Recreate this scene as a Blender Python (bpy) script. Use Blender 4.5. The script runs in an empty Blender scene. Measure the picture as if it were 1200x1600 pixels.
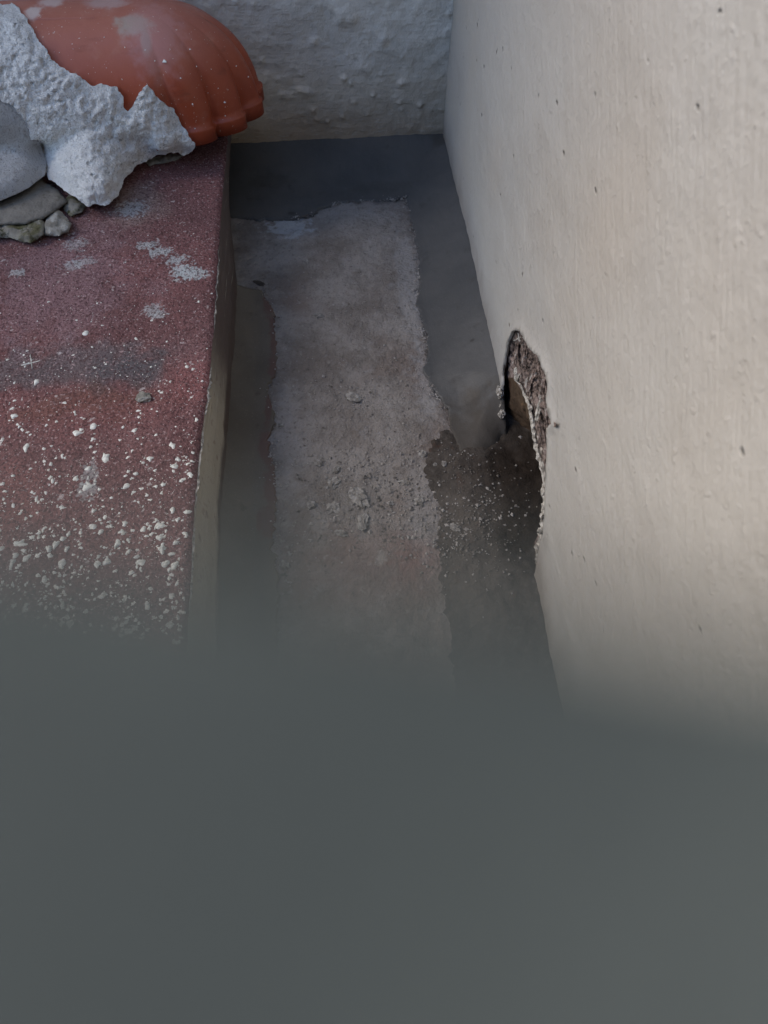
import bpy, bmesh, math, random
from math import radians, sin, cos, pi, exp, hypot
from mathutils import Vector, noise, geometry
from mathutils.bvhtree import BVHTree
random.seed(7)
SC = bpy.context.scene
COL = SC.collection

# ------------------------------------------------------------------ camera
TH, PS, F = radians(57.6), radians(4.6), 1164.0        # pitch below horizontal, yaw to the right, focal length in 1600-line pixels
FW = Vector((sin(PS)*cos(TH), cos(PS)*cos(TH), -sin(TH)))
UP = Vector((sin(PS)*sin(TH), cos(PS)*sin(TH), cos(TH)))
RT = Vector((cos(PS), -sin(PS), 0))
cam = bpy.data.cameras.new('camera'); co = bpy.data.objects.new('camera', cam); COL.objects.link(co)
co.rotation_euler = (pi/2-TH, 0, -PS)
cam.sensor_fit = 'VERTICAL'; cam.sensor_height = 36; cam.lens = F/1600*36
cam.clip_start = 0.001; cam.clip_end = 600
cam.dof.use_dof = True; cam.dof.focus_distance = 1.22; cam.dof.aperture_fstop = 6.6
SC.camera = co

# ------------------------------------------------------------------ light
SUN_EL, SUN_AZ = radians(37), radians(293)             # azimuth clockwise from +Y (into the gully)
W = bpy.data.worlds.new('World'); SC.world = W; W.use_nodes = True
wn = W.node_tree; bg = wn.nodes['Background']
sky = wn.nodes.new('ShaderNodeTexSky'); sky.sky_type = 'NISHITA'; sky.sun_disc = False
sky.sun_elevation = SUN_EL; sky.sun_rotation = SUN_AZ; sky.dust_density = 1.0; sky.ozone_density = 2.5; sky.air_density = 1.0
wn.links.new(sky.outputs[0], bg.inputs[0]); bg.inputs[1].default_value = 0.15
sl = bpy.data.lights.new('sun', 'SUN'); sl.energy = 2.45; sl.angle = radians(42); sl.color = (1.0, .85, .68)
so = bpy.data.objects.new('sun', sl); COL.objects.link(so)
sd = Vector((sin(SUN_AZ)*cos(SUN_EL), cos(SUN_AZ)*cos(SUN_EL), sin(SUN_EL)))
so.rotation_euler = sd.to_track_quat('Z', 'Y').to_euler()
SC.view_settings.view_transform = 'Standard'; SC.view_settings.look = 'None'
SC.view_settings.gamma = 1; SC.view_settings.use_curve_mapping = False
SC.view_settings.exposure = 1.1
SC.render.engine = 'CYCLES'; SC.cycles.use_denoising = True; SC.cycles.max_bounces = 8

# ------------------------------------------------------------------ helpers
def ray(px, py):
    return FW + RT*((px-600)/F) + UP*((800-py)/F)
def onz(px, py, z):
    d = ray(px, py); return d*(z/d.z)
def onx(px, py, x):
    d = ray(px, py); return d*(x/d.x)
def ony(px, py, y):
    d = ray(px, py); return d*(y/d.y)
def fbm(p, o=4):
    return noise.fractal(p, 1.0, 2.0, o)               # about -1..1
def N3(x, y, z=0.0): return Vector((x, y, z))

def tag(o, label=None, cat=None, group=None, kind=None):
    if label: o['label'] = label
    if cat: o['category'] = cat
    if group: o['group'] = group
    if kind: o['kind'] = kind
    return o
def empty(name, loc, **k):
    o = bpy.data.objects.new(name, None); o.location = loc; COL.objects.link(o); o.empty_display_size = .05
    return tag(o, **k)
def link(name, me, mat=None, parent=None, **k):
    o = bpy.data.objects.new(name, me); COL.objects.link(o)
    if mat is not None:
        me.materials.clear(); me.materials.append(mat)
    if parent is not None:
        o.parent = parent; o.location = -Vector(parent.location) if parent.type == 'EMPTY' or True else (0,0,0)
    return tag(o, **k)
def mesh(name, verts, faces, smooth=True):
    me = bpy.data.meshes.new(name); me.from_pydata([tuple(v) for v in verts], [], faces); me.validate()
    bm = bmesh.new(); bm.from_mesh(me); bmesh.ops.recalc_face_normals(bm, faces=bm.faces); bm.to_mesh(me); bm.free()
    if smooth: me.polygons.foreach_set('use_smooth', [True]*len(me.polygons))
    return me
def rag(pts, step, amp, seed=0, closed=True, fixed=()):
    """resample a traced outline and roughen it"""
    out = []; n = len(pts); m = n if closed else n-1
    for i in range(m):
        a, b = Vector(pts[i]), Vector(pts[(i+1) % n])
        k = max(1, int((b-a).length/step)); nr = Vector((-(b-a).y, (b-a).x))
        if nr.length > 0: nr.normalize()
        for j in range(k):
            p = a.lerp(b, j/k)
            if i not in fixed:
                q = fbm(Vector((p.x/step/3.5, p.y/step/3.5, seed)), 4)*amp + noise.noise(Vector((p.x/step*1.1, p.y/step*1.1, seed+9)))*amp*.45
                p = p + nr*q
            out.append(p)
    if not closed: out.append(Vector(pts[-1]))
    return out
def inside(p, poly):
    c = False; j = len(poly)-1; x, y = p[0], p[1]
    for i in range(len(poly)):
        xi, yi = poly[i][0], poly[i][1]; xj, yj = poly[j][0], poly[j][1]
        if (yi > y) != (yj > y) and x < (xj-xi)*(y-yi)/(yj-yi)+xi: c = not c
        j = i
    return c
def dseg(p, a, b):
    ab = b-a; t = max(0, min(1, (p-a).dot(ab)/max(ab.dot(ab), 1e-12))); return (p-(a+ab*t)).length
def dpoly(p, poly, closed=True):
    n = len(poly); return min(dseg(p, poly[i], poly[(i+1) % n]) for i in range(n if closed else n-1))
def cdt(outline, step, holes=(), extra=None):
    """triangulate the inside of an outline with a jittered grid of inner points"""
    xs = [p[0] for p in outline]; ys = [p[1] for p in outline]
    V, E = [], []
    for ring in [outline]+list(holes):
        b = len(V); V += [Vector((p[0], p[1])) for p in ring]; E += [(b+i, b+(i+1) % len(ring)) for i in range(len(ring))]
    y = min(ys)+step*.5; r = 0
    rnd = random.Random(3)
    while y < max(ys):
        x = min(xs)+(step*.5 if r % 2 else 0)
        while x < max(xs):
            p = Vector((x+rnd.uniform(-.18, .18)*step, y+rnd.uniform(-.18, .18)*step))
            if extra is None or extra(p): V.append(p)
            x += step
        y += step*.87; r += 1
    vs, _, fs, ov, _, _ = geometry.delaunay_2d_cdt(V, E, [], 0, 1e-7)
    vs = list(vs)
    keep = []
    for f in fs:
        c = (vs[f[0]]+vs[f[1]]+vs[f[2]])/3
        if inside(c, outline) and not any(inside(c, h) for h in holes): keep.append(tuple(f))
    used = {}; nv = []; nf = []
    for f in keep:
        t = []
        for i in f:
            if i not in used: used[i] = len(nv); nv.append(vs[i])
            t.append(used[i])
        nf.append(tuple(t))
    return nv, nf
def border(faces):
    e = {}
    for f in faces:
        for i in range(len(f)):
            a, b = f[i], f[(i+1) % len(f)]
            k = (min(a, b), max(a, b)); e[k] = None if k in e else (a, b)
    return [v for v in e.values() if v]
def slab(name, outline, step, top, base, smooth=True, floor=True, holes=(), relax=None):
    """solid sheet: outline in 2D -> top(p, d) and base(p, top) in 3D; d = distance to the outline (capped)"""
    nv, nf = cdt(outline, step, holes)
    rings = [outline]+list(holes)
    T = []
    for p in nv:
        T.append(top(p, None))
    if relax:                                       # smooth along the line of sight, then roughen again
        nb = [set() for _ in nv]
        for f in nf:
            for i in range(3): nb[f[i]].update((f[(i+1) % 3], f[(i+2) % 3]))
        it, lim, fin = relax
        L = [t.length for t in T]; D = [t.normalized() for t in T]; mx = [lim(p) for p in nv]
        for _ in range(it):
            L = [min(mx[i], .4*L[i]+.6*sum(L[j] for j in nb[i])/len(nb[i])) for i in range(len(L))]
        T = [D[i]*min(L[i]+fin(nv[i]), mx[i]) for i in range(len(L))]
    n = len(T); B = border(nf)
    vmap = {}; V = list(T); Fc = [tuple(f) for f in nf]
    for a, b in B:
        for i in (a, b):
            if i not in vmap: vmap[i] = len(V); V.append(base(nv[i], T[i]))
        Fc.append((a, b, vmap[b], vmap[a]))
    me = mesh(name, V, Fc, smooth)
    return me
def grid(name, nu, nv_, fn, smooth=True):
    V = [fn(i/nu, j/nv_) for j in range(nv_+1) for i in range(nu+1)]
    Fc = [(j*(nu+1)+i, j*(nu+1)+i+1, (j+1)*(nu+1)+i+1, (j+1)*(nu+1)+i) for j in range(nv_) for i in range(nu)]
    return mesh(name, V, Fc, smooth)
def box(name, lo, hi, bev=0):
    bm = bmesh.new(); bmesh.ops.create_cube(bm, size=1)
    for v in bm.verts:
        v.co = Vector(((lo[i]+hi[i])/2+v.co[i]*(hi[i]-lo[i]) for i in range(3)))
    if bev: bmesh.ops.bevel(bm, geom=bm.edges[:], offset=bev, segments=3, affect='EDGES')
    me = bpy.data.meshes.new(name); bm.to_mesh(me); bm.free(); return me
def blob(name, r, seed, rough=.25, sub=2, sc=(1, 1, 1), freq=1.6):
    bm = bmesh.new(); bmesh.ops.create_icosphere(bm, subdivisions=sub, radius=1)
    for v in bm.verts:
        n = v.co.normalized()
        k = 1+rough*noise.noise(n*freq+Vector((seed*3.1, seed, 0)))*1.6+rough*.5*noise.noise(n*freq*3+Vector((0, seed, seed)))
        v.co = Vector((n.x*k*sc[0]*r, n.y*k*sc[1]*r, n.z*k*sc[2]*r))
    me = bpy.data.meshes.new(name); bm.to_mesh(me); bm.free(); return me

# ------------------------------------------------------------------ materials
class M:
    def __init__(s, name, rough=.9, spec=.25):
        s.m = bpy.data.materials.new(name); s.m.use_nodes = True; s.t = s.m.node_tree; s.n = s.t.nodes; s.l = s.t.links
        s.b = s.n['Principled BSDF']; s.b.inputs['Roughness'].default_value = rough; s.b.inputs['Specular IOR Level'].default_value = spec
        s.co = s.n.new('ShaderNodeTexCoord').outputs['Object']; s.bump_out = None
    def map(s, sc=(1, 1, 1), rot=(0, 0, 0), loc=(0, 0, 0)):
        m = s.n.new('ShaderNodeMapping'); m.inputs['Scale'].default_value = sc; m.inputs['Rotation'].default_value = rot
        m.inputs['Location'].default_value = loc; s.l.new(s.co, m.inputs[0]); return m.outputs[0]
    def strokes(s, sc, ang):
        m = s.n.new('ShaderNodeMapping'); m.vector_type = 'TEXTURE'; m.inputs['Scale'].default_value = tuple(1/v for v in sc)
        m.inputs['Rotation'].default_value = (ang, 0, 0); s.l.new(s.co, m.inputs[0]); return m.outputs[0]
    def noise(s, scale, detail=4, vec=None, rough=.55, dist=0):
        n = s.n.new('ShaderNodeTexNoise'); n.inputs['Scale'].default_value = scale; n.inputs['Detail'].default_value = detail
        n.inputs['Roughness'].default_value = rough; n.inputs['Distortion'].default_value = dist
        s.l.new(vec or s.co, n.inputs['Vector']); return n.outputs['Fac']
    def voro(s, scale, vec=None, feat='F1', out='Distance'):
        n = s.n.new('ShaderNodeTexVoronoi'); n.feature = feat; n.inputs['Scale'].default_value = scale
        s.l.new(vec or s.co, n.inputs['Vector']); return n.outputs[out]
    def ramp(s, fac, a, b, ca=0.0, cb=1.0):
        n = s.n.new('ShaderNodeMapRange'); n.interpolation_type = 'SMOOTHSTEP'
        n.inputs[1].default_value = a; n.inputs[2].default_value = b; n.inputs[3].default_value = ca; n.inputs[4].default_value = cb
        s.l.new(fac, n.inputs[0]); return n.outputs[0]
    def math(s, op, a, b=None):
        n = s.n.new('ShaderNodeMath'); n.operation = op
        for i, v in enumerate((a, b)):
            if v is None: continue
            if isinstance(v, (int, float)): n.inputs[i].default_value = v
            else: s.l.new(v, n.inputs[i])
        return n.outputs[0]
    def mix(s, fac, a, b, mode='MIX'):
        n = s.n.new('ShaderNodeMix'); n.data_type = 'RGBA'; n.blend_type = mode
        for i, v in ((0, fac), (6, a), (7, b)):
            if isinstance(v, (int, float)): n.inputs[i].default_value = v
            elif isinstance(v, tuple): n.inputs[i].default_value = (*v[:3], 1)
            else: s.l.new(v, n.inputs[i])
        return n.outputs[2]
    def spot(s, c, r, soft=.6, jag=.3, nscale=60):
        """irregular stain: 1 inside, 0 outside, about centre c (object coordinates) with radii r"""
        v = s.n.new('ShaderNodeVectorMath'); v.operation = 'SUBTRACT'; s.l.new(s.co, v.inputs[0]); v.inputs[1].default_value = c
        d = s.n.new('ShaderNodeVectorMath'); d.operation = 'DIVIDE'; s.l.new(v.outputs[0], d.inputs[0]); d.inputs[1].default_value = r
        l = s.n.new('ShaderNodeVectorMath'); l.operation = 'LENGTH'; s.l.new(d.outputs[0], l.inputs[0])
        nz = s.noise(nscale, 5)
        e = s.math('ADD', l.outputs['Value'], s.math('MULTIPLY', s.math('SUBTRACT', nz, .5), jag*4))
        return s.ramp(e, 1+soft/2, 1-soft/2)
    def color(s, c):
        if isinstance(c, tuple): s.b.inputs['Base Color'].default_value = (*c, 1)
        else: s.l.new(c, s.b.inputs['Base Color'])
        return s
    def bump(s, h, dist, strength=1.0):
        n = s.n.new('ShaderNodeBump'); n.inputs['Distance'].default_value = dist; n.inputs['Strength'].default_value = strength
        s.l.new(h, n.inputs['Height'])
        if s.bump_out is not None: s.l.new(s.bump_out, n.inputs['Normal'])
        s.bump_out = n.outputs[0]; s.l.new(s.bump_out, s.b.inputs['Normal']); return s
    def rough(s, r):
        s.l.new(r, s.b.inputs['Roughness']); return s
    def xyz(s):
        n = s.n.new('ShaderNodeSeparateXYZ'); s.l.new(s.co, n.inputs[0]); return n.outputs

# painted plaster of the right wall: brushed off white, fine bristle marks, pinholes and yellowed patches
ANG = radians(41)                                   # the brush strokes climb the wall at a slant
m = M('wall_paint', .62, .35)
st = m.noise(1, 5, m.strokes((60, 9, 150), ANG), .6)
st2 = m.noise(1, 4, m.strokes((60, 20, 260), ANG+.10), .6)
lo = m.noise(5, 4); c = m.mix(m.ramp(lo, .35, .68), (.365, .356, .338), (.388, .381, .362))
c = m.mix(m.ramp(m.noise(2.1, 2, m.map(loc=(3, 1, 2))), .45, .7), c, (.385, .360, .325))
c = m.mix(m.ramp(m.noise(1, 5, m.map((1, 3, 11))), .55, .75, 0, .3), c, (.310, .290, .262))
pit = m.ramp(m.voro(30, m.map((1, .6, 1))), .02, .10, 1, 0)
pit = m.math('MULTIPLY', pit, m.ramp(m.noise(60, 1), .38, .52))
c = m.mix(m.math('MULTIPLY', pit, .7), c, (0.096, 0.089, 0.075))
c = m.mix(m.ramp(m.noise(120, 3), .62, .75, 0, .25), c, (.220, .207, .185))
xs, ys, zs = m.xyz()                                # darker brown with ragged edges towards the foot and the inner corner
zz = m.math('ADD', m.math('ADD', zs, m.math('MULTIPLY', m.noise(11, 5), .16)), m.math('MULTIPLY', m.noise(1, 5, m.map((1, 60, 9))), .07))
c = m.mix(m.ramp(zz, -.77, -.90, 0, .62), c, (.150, .128, .108))
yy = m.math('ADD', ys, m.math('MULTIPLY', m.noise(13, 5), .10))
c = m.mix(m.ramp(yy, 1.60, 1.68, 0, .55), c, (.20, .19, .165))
c = m.mix(m.math('MULTIPLY', m.ramp(m.noise(2.6, 5, m.map(loc=(4, 4, 4)), .65), .56, .72), .25), c, (.305, .280, .245))
st3 = m.noise(1, 4, m.strokes((60, 7, 80), ANG-.08), .6)
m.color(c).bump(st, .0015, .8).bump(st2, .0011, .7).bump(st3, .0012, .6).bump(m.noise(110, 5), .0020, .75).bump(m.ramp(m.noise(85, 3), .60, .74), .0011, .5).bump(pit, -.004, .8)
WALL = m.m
# back wall: the same paint over coarse render, browner and darker towards the foot
m = M('back_wall_paint', .8, .2)
c = m.mix(m.ramp(m.noise(7, 5), .35, .68), (.54, .505, .45), (.64, .60, .54))
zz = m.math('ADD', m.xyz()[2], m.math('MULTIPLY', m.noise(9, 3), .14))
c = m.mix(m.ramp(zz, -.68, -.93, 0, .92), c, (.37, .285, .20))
c = m.mix(m.ramp(m.noise(70, 5), .56, .72, 0, .5), c, (.36, .33, .28))
c = m.mix(m.ramp(m.noise(1, 4, m.map((40, 4, 260))), .56, .7, 0, .35), c, (.56, .53, .48))
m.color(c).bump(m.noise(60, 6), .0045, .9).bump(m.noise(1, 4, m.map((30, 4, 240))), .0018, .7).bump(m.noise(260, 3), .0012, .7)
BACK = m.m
# old slab of the gully floor
m = M('old_slab', .93, .15)
c = m.mix(m.ramp(m.noise(9, 7, None, .68), .38, .62), (.170, .152, .140), (.262, .246, .234))
c = m.mix(m.ramp(m.noise(4.5, 3, m.map(loc=(1, 5, 0))), .5, .68, 0, .8), c, (0.189, 0.154, 0.137))
c = m.mix(m.ramp(m.noise(21, 5, m.map(loc=(4, 2, 0)), .7), .56, .70, 0, .6), c, (0.266, 0.259, 0.259))
c = m.mix(m.ramp(m.noise(130, 4), .55, .72, 0, .55), c, (0.140, 0.126, 0.115))
c = m.mix(m.ramp(m.noise(190, 3, m.map(loc=(2, 2, 2))), .64, .72, 0, .4), c, (0.336, 0.329, 0.322))
p = onz(452, 352, -1); c = m.mix(m.math('MULTIPLY', m.spot(tuple(p), (.042, .034, .05), .9, .9, 60), .75), c, (0.378, 0.406, 0.434))
p = onz(575, 885, -1); c = m.mix(m.math('MULTIPLY', m.spot(tuple(p), (.10, .055, .06), 1.6, .6, 30), .30), c, (0.210, 0.119, 0.109))
p = onz(650, 870, -1); c = m.mix(m.math('MULTIPLY', m.spot(tuple(p), (.035, .03, .06), 1.0, .6, 60), .3), c, (0.238, 0.119, 0.105))
p = onz(596, 872, -1); c = m.mix(m.math('MULTIPLY', m.spot(tuple(p), (.008, .012, .06), .8, .5, 110), .6), c, (0.336, 0.322, 0.308))
p = onz(500, 815, -1); c = m.mix(m.math('MULTIPLY', m.spot(tuple(p), (.016, .02, .06), .9, .5, 90), .4), c, (0.308, 0.301, 0.294))
for q, r, w in (((640, 440), (.022, .16, .06), .55), ((668, 600), (.02, .09, .06), .5), ((448, 690), (.03, .09, .06), .4), ((665, 800), (.03, .08, .06), .4)):
    p = onz(*q, -1); c = m.mix(m.math('MULTIPLY', m.spot(tuple(p), r, 1.2, .7, 60), w), c, (0.294, 0.294, 0.301))
c = m.mix(m.ramp(m.noise(85, 6, m.map(loc=(7, 2, 0)), .7), .57, .66, 0, .55), c, (.10, .09, .082))
c = m.mix(m.ramp(m.noise(60, 6, m.map(loc=(1, 9, 0)), .7), .58, .68, 0, .6), c, (.30, .285, .275))
m.color(c).bump(m.noise(45, 8, None, .65), .009, .9).bump(m.noise(240, 4), .003, .9)
SLAB = m.m
# fresh mortar, trowelled smooth, still dark with water
def fresh(name, a, b, dark, r0):
    m = M(name, .7, .4)
    c = m.mix(m.ramp(m.noise(8, 4), .3, .7), a, b)
    c = m.mix(m.ramp(m.noise(30, 6, None, .65), .58, .72, 0, .6), c, dark)
    c = m.mix(m.ramp(m.noise(340, 2), .60, .72, 0, .3), c, tuple(x*1.7 for x in b))
    m.color(c).bump(m.noise(14, 5), .006, .5).bump(m.noise(1, 4, m.map((30, 5, 30))), .003, .5).bump(m.noise(420, 3), .0007, .6)
    m.rough(m.ramp(m.noise(10, 3), .35, .65, r0, r0+.25)); return m
mF = fresh('fresh_mortar', (.060, .062, .064), (.080, .080, .080), (.040, .039, .038), .5)
_c = mF.b.inputs['Base Color'].links[0].from_socket
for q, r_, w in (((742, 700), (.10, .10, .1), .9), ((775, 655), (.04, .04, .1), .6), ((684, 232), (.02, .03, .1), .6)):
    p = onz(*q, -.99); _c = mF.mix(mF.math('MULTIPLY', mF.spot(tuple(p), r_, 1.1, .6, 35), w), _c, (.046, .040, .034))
for q, r_, w in (((690, 660), (.012, .02, .1), .7), ((420, 285), (.05, .02, .1), .35), ((600, 290), (.06, .015, .1), .3), ((735, 550), (.004, .004, .1), .9), ((455, 330), (.008, .006, .1), .9)):
    p = onz(*q, -.99); _c = mF.mix(mF.math('MULTIPLY', mF.spot(tuple(p), r_, .8, .6, 50), w), _c, (.036, .034, .032))
mF.color(_c); FRESH = mF.m
m = fresh('damp_mortar', (.096, .082, .064), (.125, .106, .083), (.060, .050, .040), .5)
_c = m.b.inputs['Base Color'].links[0].from_socket
for q, r_ in (((420, 478), (.010, .035, .1)), ((430, 520), (.010, .05, .1)), ((427, 575), (.008, .03, .1)), ((420, 640), (.006, .03, .1)), ((418, 700), (.012, .04, .1)), ((424, 760), (.013, .035, .1)), ((420, 820), (.013, .03, .1)), ((405, 820), (.004, .02, .1))):
    p = onz(*q, -1.0); _c = m.mix(m.math('MULTIPLY', m.spot(tuple(p), r_, .7, .5, 60), .8), _c, (.105, .058, .048))
m.color(_c)
DAMP = m.m
m = M('red_stain', .9); c = m.mix(m.ramp(m.noise(60, 5), .35, .65), (.115, .062, .050), (.095, .075, .060))
m.color(c).bump(m.noise(90, 5), .004, .8); STAIN = m.m
# loose earth and rubble by the hole
m = M('dirt', 1, .1)
c = m.mix(m.ramp(m.noise(14, 5), .35, .65), (.052, .045, .040), (.076, .067, .060))
c = m.mix(m.ramp(m.noise(90, 5), .5, .72, 0, .6), c, (.10, .092, .085))
c = m.mix(m.ramp(m.noise(30, 4), .60, .7, 0, .6), c, (.06, .033, .024))
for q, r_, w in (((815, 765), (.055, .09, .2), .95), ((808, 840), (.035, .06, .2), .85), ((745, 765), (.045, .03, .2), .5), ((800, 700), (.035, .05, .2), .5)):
    p = onz(*q, -1); c = m.mix(m.math('MULTIPLY', m.spot(tuple(p), r_, 1.2, .5, 35), w), c, (.020, .015, .012))  # shade inside the hole mouth painted into the earth as dark spots
for q, r_, w in (((725, 800), (.05, .06, .2), .45), ((740, 930), (.05, .07, .2), .5)):
    p = onz(*q, -1); c = m.mix(m.math('MULTIPLY', m.spot(tuple(p), r_, 1.2, .5, 35), w), c, (.11, .098, .088))
m.color(c).bump(m.noise(70, 7), .006, .8).bump(m.noise(300, 4), .002, .7); DIRT = m.m
m = M('grit', 1, .1); m.color(m.mix(m.ramp(m.noise(35, 2), .35, .6), (.13, .118, .108), (.34, .325, .31))).bump(m.noise(300, 4), .002); GRIT = m.m
m = M('mortar_crumb', 1, .1); m.color(m.mix(m.ramp(m.noise(120, 4), .4, .62), (.20, .19, .178), (.34, .33, .315))).bump(m.noise(260, 5), .004); CRUMB = m.m
m = M('pale_chip', .9, .2); m.color(m.mix(m.ramp(m.noise(160, 4), .4, .62), (.46, .45, .42), (.62, .61, .57))).bump(m.noise(260, 5), .002); CHIP = m.m
# inside of the hole
m = M('cavity_earth', 1, .1)
c = m.mix(m.ramp(m.noise(12, 4), .35, .65), (.062, .043, .030), (.092, .066, .046))
c = m.mix(m.ramp(m.noise(55, 5), .6, .72, 0, .7), c, (.19, .12, .065))
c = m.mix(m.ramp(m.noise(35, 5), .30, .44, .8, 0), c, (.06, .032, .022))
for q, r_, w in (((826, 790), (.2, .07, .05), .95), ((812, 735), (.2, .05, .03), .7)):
    p = onx(*q, .264); c = m.mix(m.math('MULTIPLY', m.spot(tuple(p), r_, 1.0, .5, 35), w), c, (.030, .018, .014))  # gloom of the deepest part of the hole put into the colour
m.color(c).bump(m.noise(60, 7), .008, .8); CAV = m.m
m = M('broken_render', .95, .2)
g = m.noise(1, 7, m.map((40, 24, 120), (.75, 0, 0)), .7)
c = m.mix(m.ramp(g, .42, .56), (.055, .042, .038), (.23, .18, .16))
c = m.mix(m.ramp(m.noise(26, 5), .58, .68, 0, .85), c, (.34, .27, .25))
c = m.mix(m.ramp(m.noise(70, 5), .60, .66, 0, .85), c, (.50, .48, .45))
c = m.mix(m.ramp(m.noise(45, 4, m.map(loc=(3, 3, 3))), .28, .38, .8, 0), c, (.030, .022, .020))
m.color(c).bump(g, .007, .8).bump(m.noise(180, 5), .003, .9); BROKEN = m.m
m = M('plaster_edge', .85, .2); m.color(m.mix(m.ramp(m.noise(140, 4), .38, .6), (.20, .185, .165), (.50, .48, .44))).bump(m.noise(200, 5), .003); EDGE = m.m
# red mineral paint on the coping
m = M('red_coping', .95, .15)
c = m.mix(m.ramp(m.noise(6, 5), .35, .65), (.158, .080, .080), (.208, .098, .096))
c = m.mix(m.ramp(m.noise(3.2, 4, m.map(loc=(2, 7, 1))), .5, .7, 0, .75), c, (.205, .125, .128))
for q, r, w, cc, js in (((110, 572), (.14, .045, .3), .8, (0.125, 0.112, 0.118), .9), ((205, 580), (.05, .035, .3), .8, (0.105, 0.100, 0.108), .9),
                    ((90, 450), (.12, .12, .3), .45, (0.28, 0.185, 0.205), .7), ((135, 630), (.09, .030, .3), .55, (0.165, 0.080, 0.062), .8),
                    ((20, 790), (.045, .06, .3), .6, (0.250, 0.105, 0.098), .7), ((300, 590), (.04, .05, .3), .5, (0.272, 0.112, 0.109), .5),
                    ((215, 320), (.05, .06, .3), .45, (0.320, 0.272, 0.240), .5)):
    p = onz(*q, -.86); c = m.mix(m.math('MULTIPLY', m.spot(tuple(p), r, 1.0, js, 22), w), c, cc)
for q, r, w in (((230, 384), (.018, .010, .3), .8), ((250, 394), (.020, .013, .3), .9), ((276, 408), (.017, .013, .3), .8), ((288, 425), (.020, .018, .3), 1), ((306, 430), (.022, .011, .3), .9),
                ((205, 326), (.026, .022, .3), .6), ((118, 382), (.020, .016, .3), .45), ((112, 414), (.018, .010, .3), .45), ((130, 409), (.020, .012, .3), .5), ((238, 484), (.014, .014, .3), .6), ((248, 492), (.012, .009, .3), .7),
                ((28, 425), (.012, .010, .3), .7), ((140, 740), (.010, .020, .3), .5), ((136, 765), (.014, .014, .3), .5)):
    p = onz(*q, -.86); c = m.mix(m.math('MULTIPLY', m.spot(tuple(p), r, .5, 1.0, 150), w), c, (0.432, 0.456, 0.462))
c = m.mix(m.ramp(m.noise(75, 5, m.map(loc=(1, 1, 8))), .655, .70, 0, .7), c, (0.504, 0.456, 0.444))
c = m.mix(m.ramp(m.noise(210, 4, None, .65), .50, .60, 0, .72), c, (0.070, 0.035, 0.037))
c = m.mix(m.ramp(m.noise(230, 4, m.map(loc=(5, 2, 2)), .65), .57, .66, 0, .7), c, (0.46, 0.34, 0.34))
m.color(c).bump(m.noise(230, 3), .0045, .9).bump(m.noise(26, 6), .006, .5).bump(m.noise(480, 2), .0012, .6); RED = m.m
m = M('coping_side', .8, .3)
sp = m.xyz()
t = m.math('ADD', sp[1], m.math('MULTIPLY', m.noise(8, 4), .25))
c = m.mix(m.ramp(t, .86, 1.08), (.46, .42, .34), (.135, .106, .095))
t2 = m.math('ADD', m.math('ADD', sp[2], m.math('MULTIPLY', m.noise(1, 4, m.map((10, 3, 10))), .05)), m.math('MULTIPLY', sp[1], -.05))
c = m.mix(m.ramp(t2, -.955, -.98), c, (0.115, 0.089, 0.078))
c = m.mix(m.ramp(m.noise(60, 5), .56, .72, 0, .5), c, (0.176, 0.108, 0.101))
c = m.mix(m.ramp(m.noise(1, 5, m.map((60, 9, 160))), .62, .72, 0, .7), c, (0.486, 0.459, 0.392))
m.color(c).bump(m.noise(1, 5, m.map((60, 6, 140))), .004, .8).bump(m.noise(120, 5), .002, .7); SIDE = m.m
m = M('splash_paint', .75, .3); m.color(m.mix(m.ramp(m.noise(150, 3), .35, .6), (.54, .55, .51), (.78, .79, .74))).bump(m.noise(300, 4), .001); SPLASH = m.m
# terracotta tile, smooth, dusty
m = M('terracotta', .42, .45)
c = m.mix(m.ramp(m.noise(6, 5), .35, .65), (.30, .056, .022), (.37, .082, .036))
c = m.mix(m.ramp(m.noise(28, 5), .55, .75, 0, .35), c, (.46, .22, .15))
c = m.mix(m.ramp(m.xyz()[2], -.72, -.62, 0, .30), c, (.46, .27, .23))
c = m.mix(m.ramp(m.noise(240, 2), .70, .74, 0, .8), c, (.62, .55, .48))
c = m.mix(m.ramp(m.noise(1, 5, m.map((9, 40, 40), (0, .6, 0))), .58, .72, 0, .45), c, (.17, .045, .025))
m.color(c).bump(m.noise(60, 5), .0014, .6).bump(m.noise(300, 3), .0004, .5); m.rough(m.ramp(m.noise(18, 4), .35, .7, .36, .62)); TERRA = m.m
TMAT = m
# mortar bedding, light blue grey, sandy
m = M('bed_mortar', .97, .15)
c = m.mix(m.ramp(m.noise(10, 5), .35, .65), (.83, .825, .80), (.87, .87, .85))
c = m.mix(m.ramp(m.noise(75, 5, None, .7), .58, .70, 0, .6), c, (.45, .46, .46))
c = m.mix(m.ramp(m.noise(320, 3), .59, .68, 0, .55), c, (.30, .30, .295))
c = m.mix(m.ramp(m.noise(280, 3, m.map(loc=(3, 1, 1))), .6, .7, 0, .5), c, (.84, .85, .85))
m.color(c).bump(m.noise(60, 7, None, .7), .013, 1).bump(m.noise(260, 4), .004, .9).bump(m.ramp(m.voro(120), 0, .22, 1, 0), -.002, .7); BED = m.m
m = M('old_mortar', .95, .15)
c = m.mix(m.ramp(m.noise(12, 5), .35, .65), (.33, .33, .325), (.42, .42, .42))
c = m.mix(m.ramp(m.noise(40, 6, None, .65), .54, .70, 0, .7), c, (.20, .185, .16))
c = m.mix(m.ramp(m.noise(22, 5, m.map(loc=(3, 8, 1)), .65), .54, .68, 0, .5), c, (.52, .53, .53))
c = m.mix(m.ramp(m.noise(260, 3), .60, .68, 0, .6), c, (.13, .12, .11))
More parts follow.
